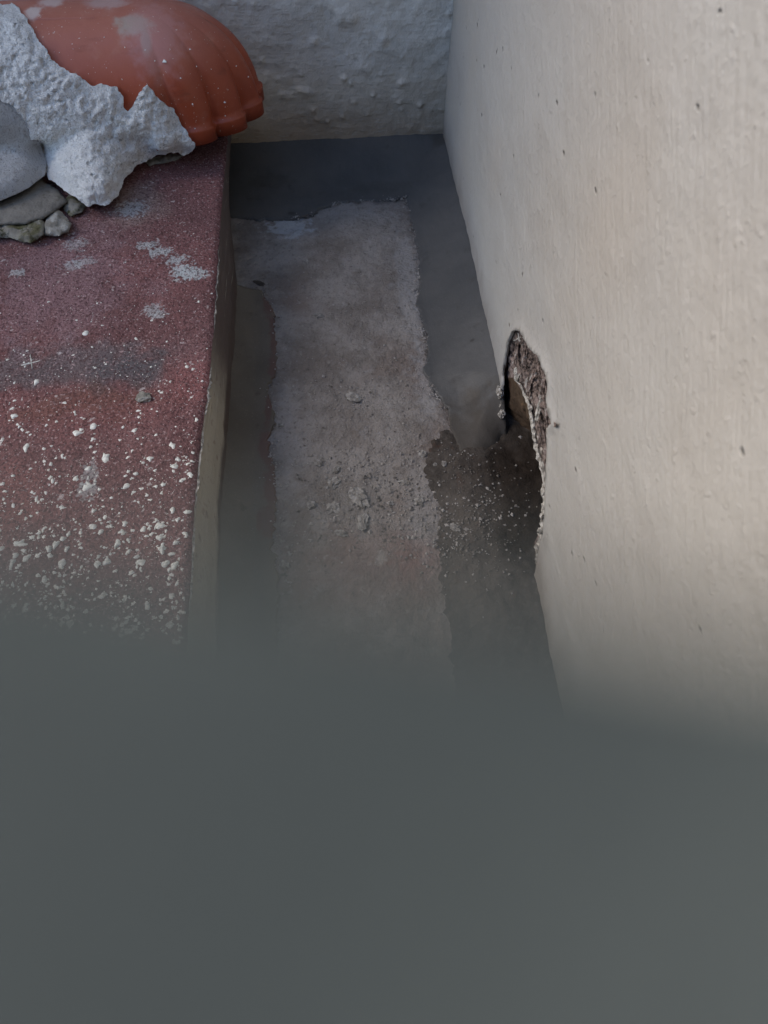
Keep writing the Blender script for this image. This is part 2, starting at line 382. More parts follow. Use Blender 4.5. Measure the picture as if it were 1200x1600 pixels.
m.color(c).bump(m.noise(40, 7, None, .65), .010, .8).bump(m.noise(240, 4), .003, .8); OLD = m.m
m = M('flat_stone', .95, .15)
c = m.mix(m.ramp(m.noise(20, 5), .35, .65), (.15, .14, .125), (.22, .205, .18)); c = m.mix(m.ramp(m.noise(55, 6, None, .7), .54, .66, 0, .7), c, (.10, .095, .075)); m.color(c).bump(m.noise(60, 6), .006, .8).bump(m.noise(260, 4), .002, .7); FLAT = m.m
m = M('mossy_rubble', 1, .1)
c = m.mix(m.ramp(m.noise(30, 5), .42, .6), (.24, .23, .20), (.11, .105, .06))
c = m.mix(m.ramp(m.noise(70, 5), .55, .68, 0, .9), c, (.052, .058, .022))
m.color(c).bump(m.noise(60, 7), .012, .9); MOSSY = m.m
m = M('rubble_lump', 1, .1)
m.color(m.mix(m.ramp(m.noise(60, 5), .4, .62), (.21, .20, .175), (.34, .335, .31))).bump(m.noise(90, 6), .008, .9); LUMP = m.m
# made-up grey ledge close to the lens, in place of a foreground blur
m = M('standin_ledge_grey', .9, .2)
c = m.mix(m.ramp(m.noise(300, 5), .35, .65), (.054, .064, .061), (.068, .078, .074))
c = m.mix(m.ramp(m.noise(2200, 4), .5, .7, 0, .5), c, (.040, .050, .050))
c = m.mix(m.ramp(m.noise(150, 3), .40, .60, 0, .9), c, (.036, .044, .044))
m.color(c).bump(m.noise(900, 5), .0006, .8); STANDIN_LEDGE = m.m
m = M('far_ground', 1, .1); m.color(m.mix(m.ramp(m.noise(.4, 6), .35, .65), (.16, .15, .12), (.24, .22, .18))); GROUND = m.m

XR, YB, ZF, ZT = .264, 1.61, -1.0, -.86            # right wall face, back wall face, floor, coping top

# ------------------------------------------------------------------ setting
link('ground', box('ground', (-300, -300, -4.3), (300, 300, -4.0)), GROUND, kind='structure')

# floor of the gully, a sheet with hollows, running a little into the hole
def floor_z(x, y):
    d = max(0.0, 1-abs(y-.9)/.8)
    return ZF+.0035*fbm(N3(x*9, y*9))+.0022*fbm(N3(x*45, y*45, 3), 3)+.0009*noise.noise(N3(x*160, y*160, 1))
floor = link('gully_floor', grid('gully_floor', 190, 460, lambda u, v: Vector(((x := -.26+u*.75), (y := -.05+v*1.69), floor_z(x, y)))), SLAB, kind='structure')
link('roof_slab', box('roof_slab', (-4.2, -.35, -1.22), (XR+.28, YB+2.64, -1.02)), GRIT, kind='structure')
link('building_base', box('building_base', (-4.15, -.3, -4.0), (XR+.26, YB+2.62, -1.222)), OLD, kind='structure')

# ------------------------------------------------------------------ right wall with the broken hole
wall = empty('plaster_wall', (XR, .7, ZF), label='tall off white brushed plaster wall on the right, broken open near its foot', cat='wall')
def yz(px, py, x=XR): p = onx(px, py, x); return Vector((p.y, p.z))
OUT_PX = [(784, 615), (786, 600), (785, 585), (790, 560), (794, 540), (799, 524), (806, 516), (817, 517), (822, 530), (829, 541), (840, 552),
          (849, 566), (857, 582), (861, 600), (859, 622), (862, 645), (868, 660), (860, 668), (859, 700), (856, 730), (855, 760), (852, 795),
          (850, 830), (843, 852), (839, 880), (834, 900), (832, 930)]
o_yz = [yz(*p) for p in OUT_PX]
first, last = o_yz[0], o_yz[-1]
hole_core = rag(o_yz, .006, .0028, 5, closed=False)
hole_out = [Vector((first.x+.012, -1.03)), Vector((first.x+.004, (first.y-1.03)/2))]+hole_core+[Vector((last.x-.005, -1.03))]
def wall_x(y, z):
    return XR+.0022*fbm(N3(y*5, z*5, 7))+.0010*fbm(N3(y*26, z*30, 2), 3)+.0004*noise.noise(N3(y*60, z*200, 2))
wy0, wy1, wz0, wz1 = -1.4, YB+.03, -1.06, 1.5
def wgrid(p):
    y, z = p.x, p.y
    fine = y > .03 and z < -.12
    if fine: return True
    return (int(y*400) % 9 == 0 and int(z*400) % 9 == 0)
wo = [Vector((wy0, wz0)), Vector((last.x-.01, wz0)), *reversed([Vector((p.x, p.y)) for p in []]), Vector((wy1, wz0)), Vector((wy1, wz1)), Vector((wy0, wz1))]
hole_ring = hole_out
def rim_lift(p):
    return 0
_nv, _nf = cdt(wo, .0085, [hole_ring], wgrid)
hr = [Vector((q.x, q.y)) for q in hole_ring]
V = []
for p in _nv:
    x = wall_x(p.x, p.y)
    if .35 < p.x < .95 and p.y < -.5:
        d = dpoly(p, hr)
        if d < .02: x -= (.0018+.0035*max(0, min(1, (p.y+.86)/.12)))*(1-d/.02)**2
    V.append(Vector((x, p.x, p.y)))
Fc = list(_nf); vm = {}
for a, b in border(_nf):
    on = wz0+.001 < _nv[a].y < wz1-.001 and wy0+.001 < _nv[a].x < wy1-.001
    th = .005 if on else .24
    for i in (a, b):
        if i not in vm: vm[i] = len(V); V.append(V[i]+Vector((th, 0, 0)))
    Fc.append((a, b, vm[b], vm[a]))
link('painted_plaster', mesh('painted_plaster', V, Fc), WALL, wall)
link('masonry_core', box('masonry_core', (XR+.245, wy0, -1.019), (XR+.35, YB+2.6, wz1)), OLD, wall)
# thick broken render: a ragged band sloping inwards from the paint edge
IN_PX = [(783, 640), (784, 622), (783, 606), (788, 600), (793, 596), (800, 594), (807, 598), (812, 602), (817, 612), (822, 622), (828, 634),
         (832, 650), (833, 668), (836, 690), (841, 708), (844, 722), (847, 738), (849, 756), (850, 776), (849, 800), (847, 824), (842, 842),
         (830, 862), (818, 880), (812, 900)]
def resamp(pts, n):
    L = [0]
    for a, b in zip(pts, pts[1:]): L.append(L[-1]+(b-a).length)
    out = []; j = 0
    for i in range(n):
        s = L[-1]*i/(n-1)
        while j < len(L)-2 and L[j+1] < s: j += 1
        out.append(pts[j].lerp(pts[j+1], (s-L[j])/max(1e-9, L[j+1]-L[j])))
    return out
PAIR = [((784, 640), (778, 655)), ((784, 615), (779, 620)), ((786, 590), (782, 602)), ((790, 560), (786, 593)), ((799, 524), (794, 590)), ((806, 516), (802, 590)), ((822, 530), (808, 600)), ((840, 552), (815, 610)), ((857, 582), (824, 628)),
        ((861, 600), (829, 643)), ((862, 645), (833, 668)), ((860, 668), (836, 690)), ((859, 700), (841, 710)), ((856, 730), (846, 736)), ((855, 760), (848, 758)), ((852, 795), (848, 790)), ((850, 830), (845, 826)),
        ((843, 852), (836, 846)), ((839, 880), (824, 868)), ((834, 900), (814, 890)), ((832, 930), (806, 925)), ((832, 960), (806, 960))]
PA = [yz(*a) for a, b in PAIR]; PB = [onx(*b, XR+.010) for a, b in PAIR]
def partner(p):
    best = (9, None)
    for i in range(len(PA)-1):
        ab = PA[i+1]-PA[i]; t = max(0, min(1, (p-PA[i]).dot(ab)/ab.dot(ab))); d = (p-(PA[i]+ab*t)).length
        if d < best[0]: best = (d, PB[i].lerp(PB[i+1], t))
    return best[1]
A = resamp([Vector((wall_x(p.x, p.y)+.0035, p.x, p.y)) for p in hole_out[1:-1]], 240)
NR = len(A)
Bp = [partner(Vector((a.y, a.z))) for a in A]
for _ in range(3): Bp = [Bp[0]]+[(Bp[i-1]+Bp[i]*2+Bp[i+1])/4 for i in range(1, NR-1)]+[Bp[-1]]
def band(i, k, K):
    t = k/K; p = A[i].lerp(Bp[i], t)
    w = (A[i]-Bp[i]).length; q = sin(pi*t)
    n = Vector((p.y*55+p.z*22, p.z*70-p.y*60, 1.7))
    p.x += q*(.003+.006*fbm(n, 4)*min(1, w/.03))+.004*q*noise.noise(Vector((p.y*220, p.z*160, 4)))
    p.y += .003*q*noise.noise(Vector((p.z*190, p.y*150, 8)))
    return p
K = 16
V = [band(i, k, K) for i in range(NR) for k in range(K+1)]
Fc = [(i*(K+1)+k, i*(K+1)+k+1, (i+1)*(K+1)+k+1, (i+1)*(K+1)+k) for i in range(NR-1) for k in range(K)]
link('broken_render', mesh('broken_render', V, Fc, False), BROKEN, wall)
# pale inner lip of the render coat
def lip(path, r, seed, name, mat, amp=.35, S=7, parent=wall):
    V, Fc = [], []; n = len(path)
    for i, p in enumerate(path):
        t = (path[min(n-1, i+1)]-path[max(0, i-1)]).normalized()
        a = t.cross(Vector((1, .1, .05))).normalized(); b = t.cross(a)
        end = min(1, 4*min(i, n-1-i)/n+.05)
        for s in range(S):
            an = 2*pi*s/S; rr = r*end*(1+amp*2*noise.noise(Vector((i*.33, s*.9, seed)))+amp*fbm(Vector((i*.08, 2, seed)), 3))
            V.append(p+a*cos(an)*rr+b*sin(an)*rr*.8)
    for i in range(n-1):
        for s in range(S): Fc.append((i*S+s, i*S+(s+1) % S, (i+1)*S+(s+1) % S, (i+1)*S+s))
    Fc.append(tuple(range(S))); Fc.append(tuple((n-1)*S+s for s in range(S)))
    return link(name, mesh(name, V, Fc, False), mat, parent)
lip([onx(*p, XR+.0065) for p in [(q.x, q.y) for q in rag([(803, 592), (812, 600), (818, 612), (823, 624), (829, 640), (832, 662), (835, 685), (840, 705), (845, 728), (848, 752)], 2.6, 1.2, 3, False)]], .0034, 1, 'render_lip', EDGE, .5)
lip([onx(*p, XR+.006) for p in [(q.x, q.y) for q in rag([(849, 752), (851, 790), (849, 826), (842, 850), (838, 874), (832, 892)], 2.6, 2.2, 8, False)]], .0050, 2, 'render_lip', EDGE, .7)
lip([onx(*p, XR-.0005) for p in [(q.x, q.y) for q in rag([(784, 590), (787, 570), (791, 550), (796, 530), (800, 521)], 2.5, .4, 4, False)]], .0013, 3, 'paint_flake', WALL, .5)
lip([onx(*p, XR+.006) for p in [(q.x, q.y) for q in rag([(798, 533), (806, 531), (815, 526), (820, 529)], 2, .8, 6, False)]], .0016, 4, 'render_lip', EDGE, .5)
for i, (px, py, r, sc) in enumerate([(808, 586, .011, (.4, 1.2, .9)), (781, 614, .009, (.6, 1.3, 1)), (781, 634, .008, (.7, .9, 1)), (784, 647, .008, (.7, .9, .9)), (850, 770, .007, (.6, 1.4, 1)), (836, 872, .010, (.6, 1.3, 1.1)), (829, 895, .010, (.7, 1.2, 1))]):
    me = blob('plaster_lump', r, i+2, .28, 3, sc, 2.2); o = link('plaster_lump', me, EDGE if i != 6 else OLD, wall); o.location = onx(px, py, XR+(-.003 if px < 790 else .010))-wall.location
# torn flakes of render standing off the broken band
for i, (px, py, r, sc, rz, ex) in enumerate([(851, 588, .012, (.30, .40, 1.9), .10, .002), (856, 632, .013, (.32, .38, 2.2), -.05, .001), (842, 640, .010, (.30, .5, 1.7), .2, .006), (853, 700, .013, (.28, .36, 2.4), -.12, .002),
                                             (834, 582, .010, (.3, .6, 1.5), .25, .005), (820, 556, .010, (.3, .5, 1.8), .15, .005), (850, 742, .009, (.3, .4, 2.2), -.2, .002), (843, 676, .009, (.3, .5, 2.0), 0, .006), (826, 604, .008, (.3, .6, 1.6), .2, .006), (808, 548, .008, (.3, .5, 1.9), .1, .006)]):
    o = link('render_flake', blob('render_flake', r, i*2.3+4, .42, 3, sc, 2.6), BROKEN if i % 4 != 2 else EDGE, wall); o.location = onx(px, py, XR+ex)-wall.location
    o.rotation_euler = (-radians(45)+rz, rz, 0)
# dark chip sticking out at the paint edge
link('loose_chip', mesh('loose_chip', [onx(858, 655, XR+.002), onx(869, 661, XR-.006), onx(868, 667, XR-.005), onx(858, 668, XR+.002), onx(860, 660, XR+.010), onx(866, 666, XR+.006)],
     [(0, 1, 2, 3), (0, 4, 1), (1, 4, 5, 2), (2, 5, 3), (3, 5, 4, 0)], False), BROKEN, wall)
# cavity behind
CC = Vector((XR+.05, .585, -.945)); DP = onx(822, 775, XR+.02)
Ap = [Vector((XR+.018, Bp[0].y, -1.012))]+[b.copy() for b in Bp[::3]]+[Vector((XR+.018, Bp[-1].y-.03, -1.012))]
n = len(Ap); K = 22; V = []
for p in Ap:
    for k in range(K+1):
        t = k/K; q = p.lerp(CC, t)
        g = exp(-(((q.y-DP.y)/.085)**2+((q.z-DP.z)/.07)**2))
        q.x = p.x+(.004+.012*min(1, t*2)+.12*g)*sin(min(1, t*2.2)*pi/2)
        nn = q*28; q += Vector((1, .5, .5))*((.008*fbm(nn, 4)+.003*fbm(nn*4, 3))*min(1, t*6))
        V.append(q)
Fc = [(i*(K+1)+k, i*(K+1)+k+1, (i+1)*(K+1)+k+1, (i+1)*(K+1)+k) for i in range(n-1) for k in range(K)]
link('cavity', mesh('cavity', V, Fc), CAV, wall)
link('brick_fragment', (lambda me: me)(blob('brick_fragment', .021, 5, .3, 3, (.6, .9, 1.5), 1.8)), CAV, wall).location = onx(825, 690, XR+.055)-wall.location

# ------------------------------------------------------------------ back wall
bw = empty('back_wall', (0, YB, ZF), label='grey painted back wall with lumpy coarse render and a short crack', cat='wall')
CR = [ony(*p, YB) for p in [(612, 42), (622, 38), (636, 41), (644, 34), (652, 24), (662, 14)]]
CR = [Vector((p.x, p.z)) for p in CR]
rb = random.Random(21); BMP = []
for _ in range(150):
    x, z = rb.uniform(-.42, .26), rb.uniform(-.99, -.5); BMP.append((x, z, rb.uniform(.0025, .007), rb.choice((1, 1, 1, -.6))*rb.uniform(.0010, .0033)))
for px, py, r, h in ((538, 122, .007, .007), (548, 130, .006, .004), (626, 130, .006, .006), (583, 148, .005, .005), (575, 178, .005, .004), (490, 172, .006, .004), (495, 187, .005, .004),
                 (512, 190, .005, .005), (535, 182, .005, .004), (657, 165, .006, .005), (628, 172, .005, .004), (480, 143, .011, .005), (470, 140, .01, .004), (535, 22, .02, .007), (600, 62, .012, .005), (550, 28, .012, .006), (640, 200, .01, .003), (490, 66, .01, .004), (365, 175, .014, .006)):
    p = ony(px, py, YB); BMP.append((p.x, p.z, r, h))
CELL = {}
for b in BMP:
    for i in range(-1, 2):
        for j in range(-1, 2): CELL.setdefault((int(b[0]//.03)+i, int(b[1]//.03)+j), []).append(b)
def back_y(x, z):
    h = .0035*fbm(N3(x*8, z*8, 4))+.0014*fbm(N3(x*38, z*38, 1), 4)
    r = noise.noise(N3(x*20, z*30, 6)); h += .0014*max(0, r-.15)*3
    for b in CELL.get((int(x//.03), int(z//.03)), ()):
        d2 = ((x-b[0])**2+(z-b[1])**2)/b[2]**2
        if d2 < 6: h += b[3]*exp(-d2*1.3)
    if .02 < x < .3 and z > -.7:
        d = dpoly(Vector((x, z)), CR, False)
        if d < .004: h -= .004*(1-d/.004)
    return YB-h
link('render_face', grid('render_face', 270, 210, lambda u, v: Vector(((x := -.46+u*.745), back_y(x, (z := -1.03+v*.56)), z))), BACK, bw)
link('unseen_upper_wall', box('unseen_upper_wall', (-4.2, YB+.004, -1.019), (XR+.24, YB+2.6, 1.5)), BACK, bw)  # unseen rest of the back wall, extended left and up to shade the corner
# front face of the wall above and left of the detailed area stays 6 mm behind the coarse face
link('side_render', grid('side_render', 60, 60, lambda u, v: Vector(((x := -1.6+u*1.145), YB-.004*fbm(N3(x*8, (z := -1.03+v*.56)*8, 4))-.001, z))), BACK, bw)
link('top_render', grid('top_render', 90, 80, lambda u, v: Vector(((x := -1.6+u*1.87), YB-.004*fbm(N3(x*8, (z := -.474+v*1.974)*8, 4))-.001, z))), BACK, bw)

# ------------------------------------------------------------------ fresh mortar fillets
def fillet(name, outline, walls, label, mat, step=.006, hedge=.006, seed=0, cat='mortar fillet', rough=.0012, endl=None):
    """walls: list of (distance function, height, width)"""
    def top(p, d):
        h = hedge
        for fn, hh, ww in walls:
            t = max(0.0, 1-max(0.0, fn(p))/ww); h = max(h, hedge+hh(p)*t**1.35*(1 if endl is None else min(1, (dpoly(p, endl, False)/.075))**.7))
        return Vector((p.x, p.y, ZF+h+rough*fbm(N3(p.x*14, p.y*14, seed), 4)+rough*.35*fbm(N3(p.x*70, p.y*70, seed), 2)))
    me = slab(name, outline, step, top, lambda p, t: Vector((p.x, p.y, ZF-.008)))
    return link(name, me, mat, label=label, cat=cat)
def fl(px, py, z=ZF+.005): p = onz(px, py, z); return (p.x, p.y)
inner = rag([fl(*p) for p in [(340, 338), (372, 339), (400, 343), (440, 342), (470, 338), (490, 334), (505, 322), (540, 315), (580, 313), (618, 309), (636, 306), (642, 330), (648, 365), (654, 400), (657, 440),
             (650, 470), (655, 495), (668, 525), (669, 560), (661, 575), (671, 600), (688, 622), (700, 640)]], .0038, .0055, 2, False)
low = rag([fl(*p) for p in [(700, 640), (704, 668), (714, 690), (722, 712), (733, 724)]]+[fl(750, 718), fl(764, 706), fl(776, 696), fl(786, 688)], .005, .004, 5, False)
lo3 = [Vector((p[0], p[1])) for p in (low)]
endp = Vector((XR+.004, lo3[-1].y-.004))
outl = inner[:-1]+lo3+[endp, Vector((XR+.004, YB+.004)), Vector((inner[0].x, YB+.004))]
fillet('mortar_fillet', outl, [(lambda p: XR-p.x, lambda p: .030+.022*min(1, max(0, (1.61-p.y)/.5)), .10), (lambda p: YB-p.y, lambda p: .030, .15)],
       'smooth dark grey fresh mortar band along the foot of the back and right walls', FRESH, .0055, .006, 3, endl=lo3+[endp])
# left strip
edge = rag([fl(*p) for p in [(366, 452), (408, 451), (412, 462), (424, 478), (428, 492), (426, 508), (431, 530), (432, 560), (430, 585), (418, 598), (420, 618), (427, 640), (428, 660), (418, 684),
            (424, 704), (430, 740), (431, 790), (428, 820), (423, 850), (430, 872), (436, 900), (432, 960), (436, 1100), (470, 1450)]], .0038, .0060, 7, False)
LX = -.20
outl = edge+[Vector((-.235, edge[-1].y)), Vector((-.235, edge[0].y))]
fillet('mortar_fillet', outl, [(lambda p: p.x+.205, lambda p: .020, .05)],
       'narrow olive brown damp mortar strip at the foot of the red coping wall', DAMP, .0055, .004, 5)
# crumbled pale rim of the old slab along the fresh mortar, and small grains along the damp strip
rr_ = random.Random(77); RG = []
for seq, n_, side_, lo_r, hi_r in ((inner[40:], 9, 1, .0007, .0034), (edge[6:], 4, -1, .0006, .0024)):
    for p in seq:
        w_ = max(0, noise.noise(N3(p.x*30, p.y*22, 4))+.35)
        for _ in range(int(n_*w_*rr_.uniform(.5, 1.5))):
            x = p.x+rr_.gauss(-.003*side_, .0045); y = p.y+rr_.gauss(0, .004)
            RG.append((x, y, ZF+.003+rr_.uniform(0, .003), rr_.uniform(lo_r, hi_r)*rr_.choice((.6, .8, 1))))
# ------------------------------------------------------------------ dirt and rubble spilling from the hole
dout = rag([fl(*p) for p in [(668, 745), (664, 715), (676, 690), (690, 672), (702, 664), (724, 668), (752, 640), (780, 610), (860, 600), (930, 700), (960, 900), (1000, 1450), (690, 1450), (712, 1050), (694, 930), (688, 880), (684, 830), (690, 800), (682, 780), (672, 765)]], .0035, .0075, 11, True)
def dirt_top(p, d):
    e = dpoly(p, dout) if p.x < .25 else .05
    h = .001+.010*min(1, e/.05)+.006*max(0, min(1, (p.x-.24)/.06))
    h += .005*fbm(N3(p.x*24, p.y*24, 3), 5)+.0018*fbm(N3(p.x*90, p.y*90, 5), 3)
    return Vector((p.x, p.y, ZF+max(.001, h)))
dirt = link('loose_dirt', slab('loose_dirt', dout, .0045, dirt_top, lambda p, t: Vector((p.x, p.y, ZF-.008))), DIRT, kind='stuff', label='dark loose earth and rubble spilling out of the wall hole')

# grit: many small grains joined in one
def grains(name, pts, mat, **k):
    V, Fc = [], []; rr = random.Random(5)
    base = [Vector(v) for v in ((1, 0, 0), (-1, 0, 0), (0, 1, 0), (0, -1, 0), (0, 0, 1), (0, 0, -1))]
    bf = ((0, 2, 4), (2, 1, 4), (1, 3, 4), (3, 0, 4), (2, 0, 5), (1, 2, 5), (3, 1, 5), (0, 3, 5))
    for x, y, z, r in pts:
        b = len(V); a = rr.uniform(0, 6.28)
        for v in base:
            q = v*r*rr.uniform(.6, 1.3); V.append(Vector((x+q.x*cos(a)-q.y*sin(a), y+q.x*sin(a)+q.y*cos(a), z+q.z*.7)))
        Fc += [tuple(b+i for i in f) for f in bf]
    return link(name, mesh(name, V, Fc, False), mat, kind='stuff', **k)
rg = random.Random(31); P = []
def near(cx, cy, sx, sy, n, r0, r1, zf):
    for _ in range(n):
        px, py = rg.gauss(cx, sx), rg.gauss(cy, sy); p = onz(px, py, ZF+.004)
        if p.x > .235 and not (.46 < p.y < .8): continue
        P.append((p.x, p.y, zf(p.x, p.y), rg.uniform(r0, r1)*(1 if rg.random() < .85 else 1.7)))
fz = lambda x, y: floor_z(x, y)+.001
dz = lambda x, y: dirt_top(Vector((x, y)), 0).z+.001
near(545, 620, 34, 22, 90, .0008, .0024, fz); near(550, 770, 55, 45, 260, .0008, .003, fz); near(640, 790, 30, 40, 190, .0008, .003, fz)
near(440, 870, 25, 30, 60, .0008, .0025, fz); near(560, 640, 90, 140, 260, .0006, .0018, fz); near(480, 420, 60, 40, 60, .0006, .0018, fz); near(640, 520, 20, 90, 120, .0006, .0022, fz)
near(430, 700, 12, 120, 80, .0007, .0022, fz)
near(740, 800, 35, 50, 300, .0006, .0024, dz); near(715, 850, 25, 30, 160, .0006, .0022, dz); near(720, 715, 30, 20, 60, .0006, .0022, dz); near(790, 830, 30, 50, 70, .0006, .0025, dz)
P += RG
grains('grit', P, GRIT, label='scattered fine grit and sand grains on the gully floor')

# individual crumbs
CR_L = [
 ((497, 491), .0085, (1, 1, .8), 'pale round mortar crumb on the upper middle of the old slab'),
 ((478, 408), .0065, (1.2, .8, .6), 'small pale chip on the slab below the bluish smear'),
 ((405, 440), .0085, (1.7, .7, .5), 'dark flat crumb beside the far end of the damp strip'),
 ((552, 620), .0115, (1.0, 1.5, .6), 'slanted flaky mortar chip with grit around it, middle of the slab'),
 ((560, 776), .0165, (1.5, .9, .6), 'largest oval mortar lump in the lower middle cluster'),
 ((522, 752), .0100, (1.2, 1, .7), 'rounded crumb just above and left of the largest oval lump'),
 ((486, 788), .0080, (1.1, 1, .7), 'leftmost rounded crumb of the lower middle cluster'),
 ((521, 792), .0110, (1.2, 1, .6), 'rounded crumb just below and left of the largest oval lump'),
 ((568, 815), .0115, (1.4, .9, .6), 'broad crumb below the largest oval lump'),
 ((532, 832), .0085, (1.3, .8, .6), 'lowest crumb of the lower middle cluster'),
 ((525, 731), .0065, (1.3, .8, .7), 'small crumb at the top of the lower middle cluster'),
 ((497, 722), .0075, (1.1, .9, .6), 'gritty crumb at the upper left of the lower middle cluster'),
 ((444, 882), .0085, (.9, 1, .9), 'whitish crumb at the near end of the damp strip edge'),
 ((661, 706), .0075, (1.1, 1, .7), 'squarish grey crumb at the slab edge beside the loose dirt'),
 ((694, 727), .0050, (1, 1, .9), 'pale pebble in the loose dirt, nearest the slab edge'),
 ((680, 726), .0040, (1, 1, .9), 'tiny pale pebble on the rim of the loose dirt'),
 ((632, 752), .0075, (1.4, .8, .7), 'crumb on the slab left of the loose dirt'),
 ((655, 782), .0085, (1.2, 1, .7), 'rough crumb where the slab meets the loose dirt'),
 ((711, 826), .0075, (1.4, .8, .7), 'pale crumb in the lower part of the loose dirt'),
 ((438, 662), .0055, (1, 1, .8), 'small crumb at the left edge of the slab beside the damp strip'),
]
for i, ((px, py), r, sc, lab) in enumerate(CR_L):
    p = onz(px, py, ZF+.004); z = dz(p.x, p.y) if px > 670 else floor_z(p.x, p.y)
    me = blob('mortar_crumb', r*.86, i*1.7+1, .38, 3, (sc[0], sc[1], sc[2]*.7), 2.3)
    o = link('mortar_crumb', me, CRUMB if i not in (2,) else DIRT, label=lab, cat='crumb', group='mortar crumbs lying on the gully floor')
    o.location = (p.x, p.y, z+r*sc[2]*.15); o.rotation_euler = (0, 0, (i*1.3) % 3)

# ------------------------------------------------------------------ red coping wall on the left
cop = empty('coping_wall', (-.6, .8, ZF), label='low wall on the left with red granular painted top, splashed white', cat='wall')
TOPE = [(356, 195), (353, 240), (347, 300), (341, 380), (337, 440), (333, 510), (328, 570), (323, 615), (316, 660), (308, 725), (303, 800), (298, 870), (294, 940), (287, 1060), (280, 1200)]
te = [Vector((onz(*p, ZT).x, onz(*p, ZT).y)) for p in TOPE]
te = [Vector((te[0].x, YB+.002))]+te+[Vector((te[-1].x, -.3))]
ter = rag(te, .006, .0016, 3, False)
BASE = [(352, 330), (356, 360), (364, 400), (371, 452), (369, 520), (363, 600), (356, 700), (350, 800), (345, 940), (341, 1100)]
be = [Vector((onz(*p, ZF+.004).x, onz(*p, ZF+.004).y)) for p in BASE]
be = [Vector((be[0].x-.002, YB+.002))]+be+[Vector((be[-1].x, -.3))]
def interp_x(path, y):
    for a, b in zip(path, path[1:]):
        if (a.y-y)*(b.y-y) <= 0 and abs(a.y-b.y) > 1e-9: return a.x+(b.x-a.x)*(y-a.y)/(b.y-a.y)
    return path[0].x if y > path[0].y else path[-1].x
def top_z(x, y):
    return ZT+.0035*fbm(N3(x*7, y*7, 5))+.0018*fbm(N3(x*60, y*60, 1), 3)
touts = ter+[Vector((-1.55, -.3)), Vector((-1.55, YB+.002))]
def dens(p): return (p.x > -.62 and p.y > .2) or (int(p.x*1000) % 7 == 0)
nv, nf = cdt(touts, .0065, (), dens)
V = []
for p in nv:
    d = interp_x(ter, p.y)-p.x
    V.append(Vector((p.x, p.y, top_z(p.x, p.y)-(.005*(1-d/.008)**2 if d < .008 else 0))))
link('red_top', mesh('red_top', V, nf), RED, cop)
def side(u, v):
    y = YB-(YB+.3)*u; xt = interp_x(ter, y); xb = interp_x(be, y)
    z = (top_z(xt, y)-.005)*(1-v)+(ZF-.01)*v
    b = sin(pi*v); x = xt*(1-v)+xb*v+.004*b+.0022*fbm(N3(y*18, z*30, 2), 4)*min(1, v*5)
    return Vector((x, y, z))
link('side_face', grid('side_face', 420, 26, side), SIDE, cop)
link('wall_core', box('wall_core', (-1.56, -.31, -1.018), (-.30, YB+.001, -.875)), OLD, cop)
# worn pale arris flakes along the top and bottom edges of the side face
def arris(y0, y1, name, r, seed, v=0.02, mat=EDGE):
    n = 60; path = []
    for i in range(n):
        y = y0+(y1-y0)*i/(n-1); p = side((YB-y)/(YB+.3), v); path.append(p+Vector((.0005, 0, .001)))
    return lip(path, r, seed, name, mat, .9, 6, cop)
def yof(px, py): return onz(px, py, ZT).y
arris(yof(341, 380), yof(333, 520), 'worn_edge', .0013, 11)
arris(yof(328, 568), yof(318, 650), 'worn_edge', .0022, 12)
arris(yof(318, 650), yof(302, 800), 'worn_edge', .0017, 13)
arris(yof(302, 800), yof(292, 960), 'worn_edge', .0014, 14)
# paint splashes: drops joined, and the larger ones each on its own
def splat(cx, cy, r, rr, z):
    n = 18 if r > .0035 else (11 if r > .0016 else 7); V = []; a0 = rr.uniform(0, 6.28); el = rr.uniform(.8, 1.2)
    ph = [rr.uniform(0, 6.28) for _ in range(4)]; am = [rr.uniform(.05, .30), rr.uniform(.05, .24), rr.uniform(.02, .16), rr.uniform(0, .12)]
    rad = [r*.95*(1+sum(am[k]*sin((k+2)*2*pi*i/n+ph[k]) for k in range(4))) for i in range(n)]
    if rr.random() < .3: rad[0] *= 1.5
    C = Vector((cx, cy, z+min(.0008, r*.25)))
    V.append(C)
    for f, h in ((.62, .75), (1, -.15)):
        for i in range(n):
            a = a0+2*pi*i/n; x, y = cx+cos(a)*rad[i]*f*el, cy+sin(a)*rad[i]*f/el
            V.append(Vector((x, y, top_z(x, y)+(min(.0008, r*.25)*h if h > 0 else -.0006))))
    Fc = [(0, 1+i, 1+(i+1) % n) for i in range(n)]+[(1+i, 1+n+i, 1+n+(i+1) % n, 1+(i+1) % n) for i in range(n)]
    return V, Fc
rs = random.Random(12); SV, SF = [], []; bigs = []
def addsmall(px, py, r):
    p = onz(px, py, ZT)
    if p.x > interp_x(ter, p.y)-.006: return
    V, Fc = splat(p.x, p.y, r, rs, top_z(p.x, p.y)); b = len(SV)
    SV.extend(V); SF.extend([tuple(b+i for i in f) for f in Fc])
for _ in range(4600):
    py = 1040-abs(rs.gauss(0, 1))*230; px = rs.uniform(-10, 320)
    if py < 470: continue
    cl = noise.noise(N3(px/55, py/55, 3))
    if cl < .02 and rs.random() < .72: continue
    addsmall(px, py, .0007+.0030*rs.random()**4)
for _ in range(300):
    addsmall(rs.uniform(-10, 345), rs.uniform(330, 640), .0006+.0012*rs.random()**3)
link('paint_drops', mesh('paint_drops', SV, SF), SPLASH, cop, kind='stuff')
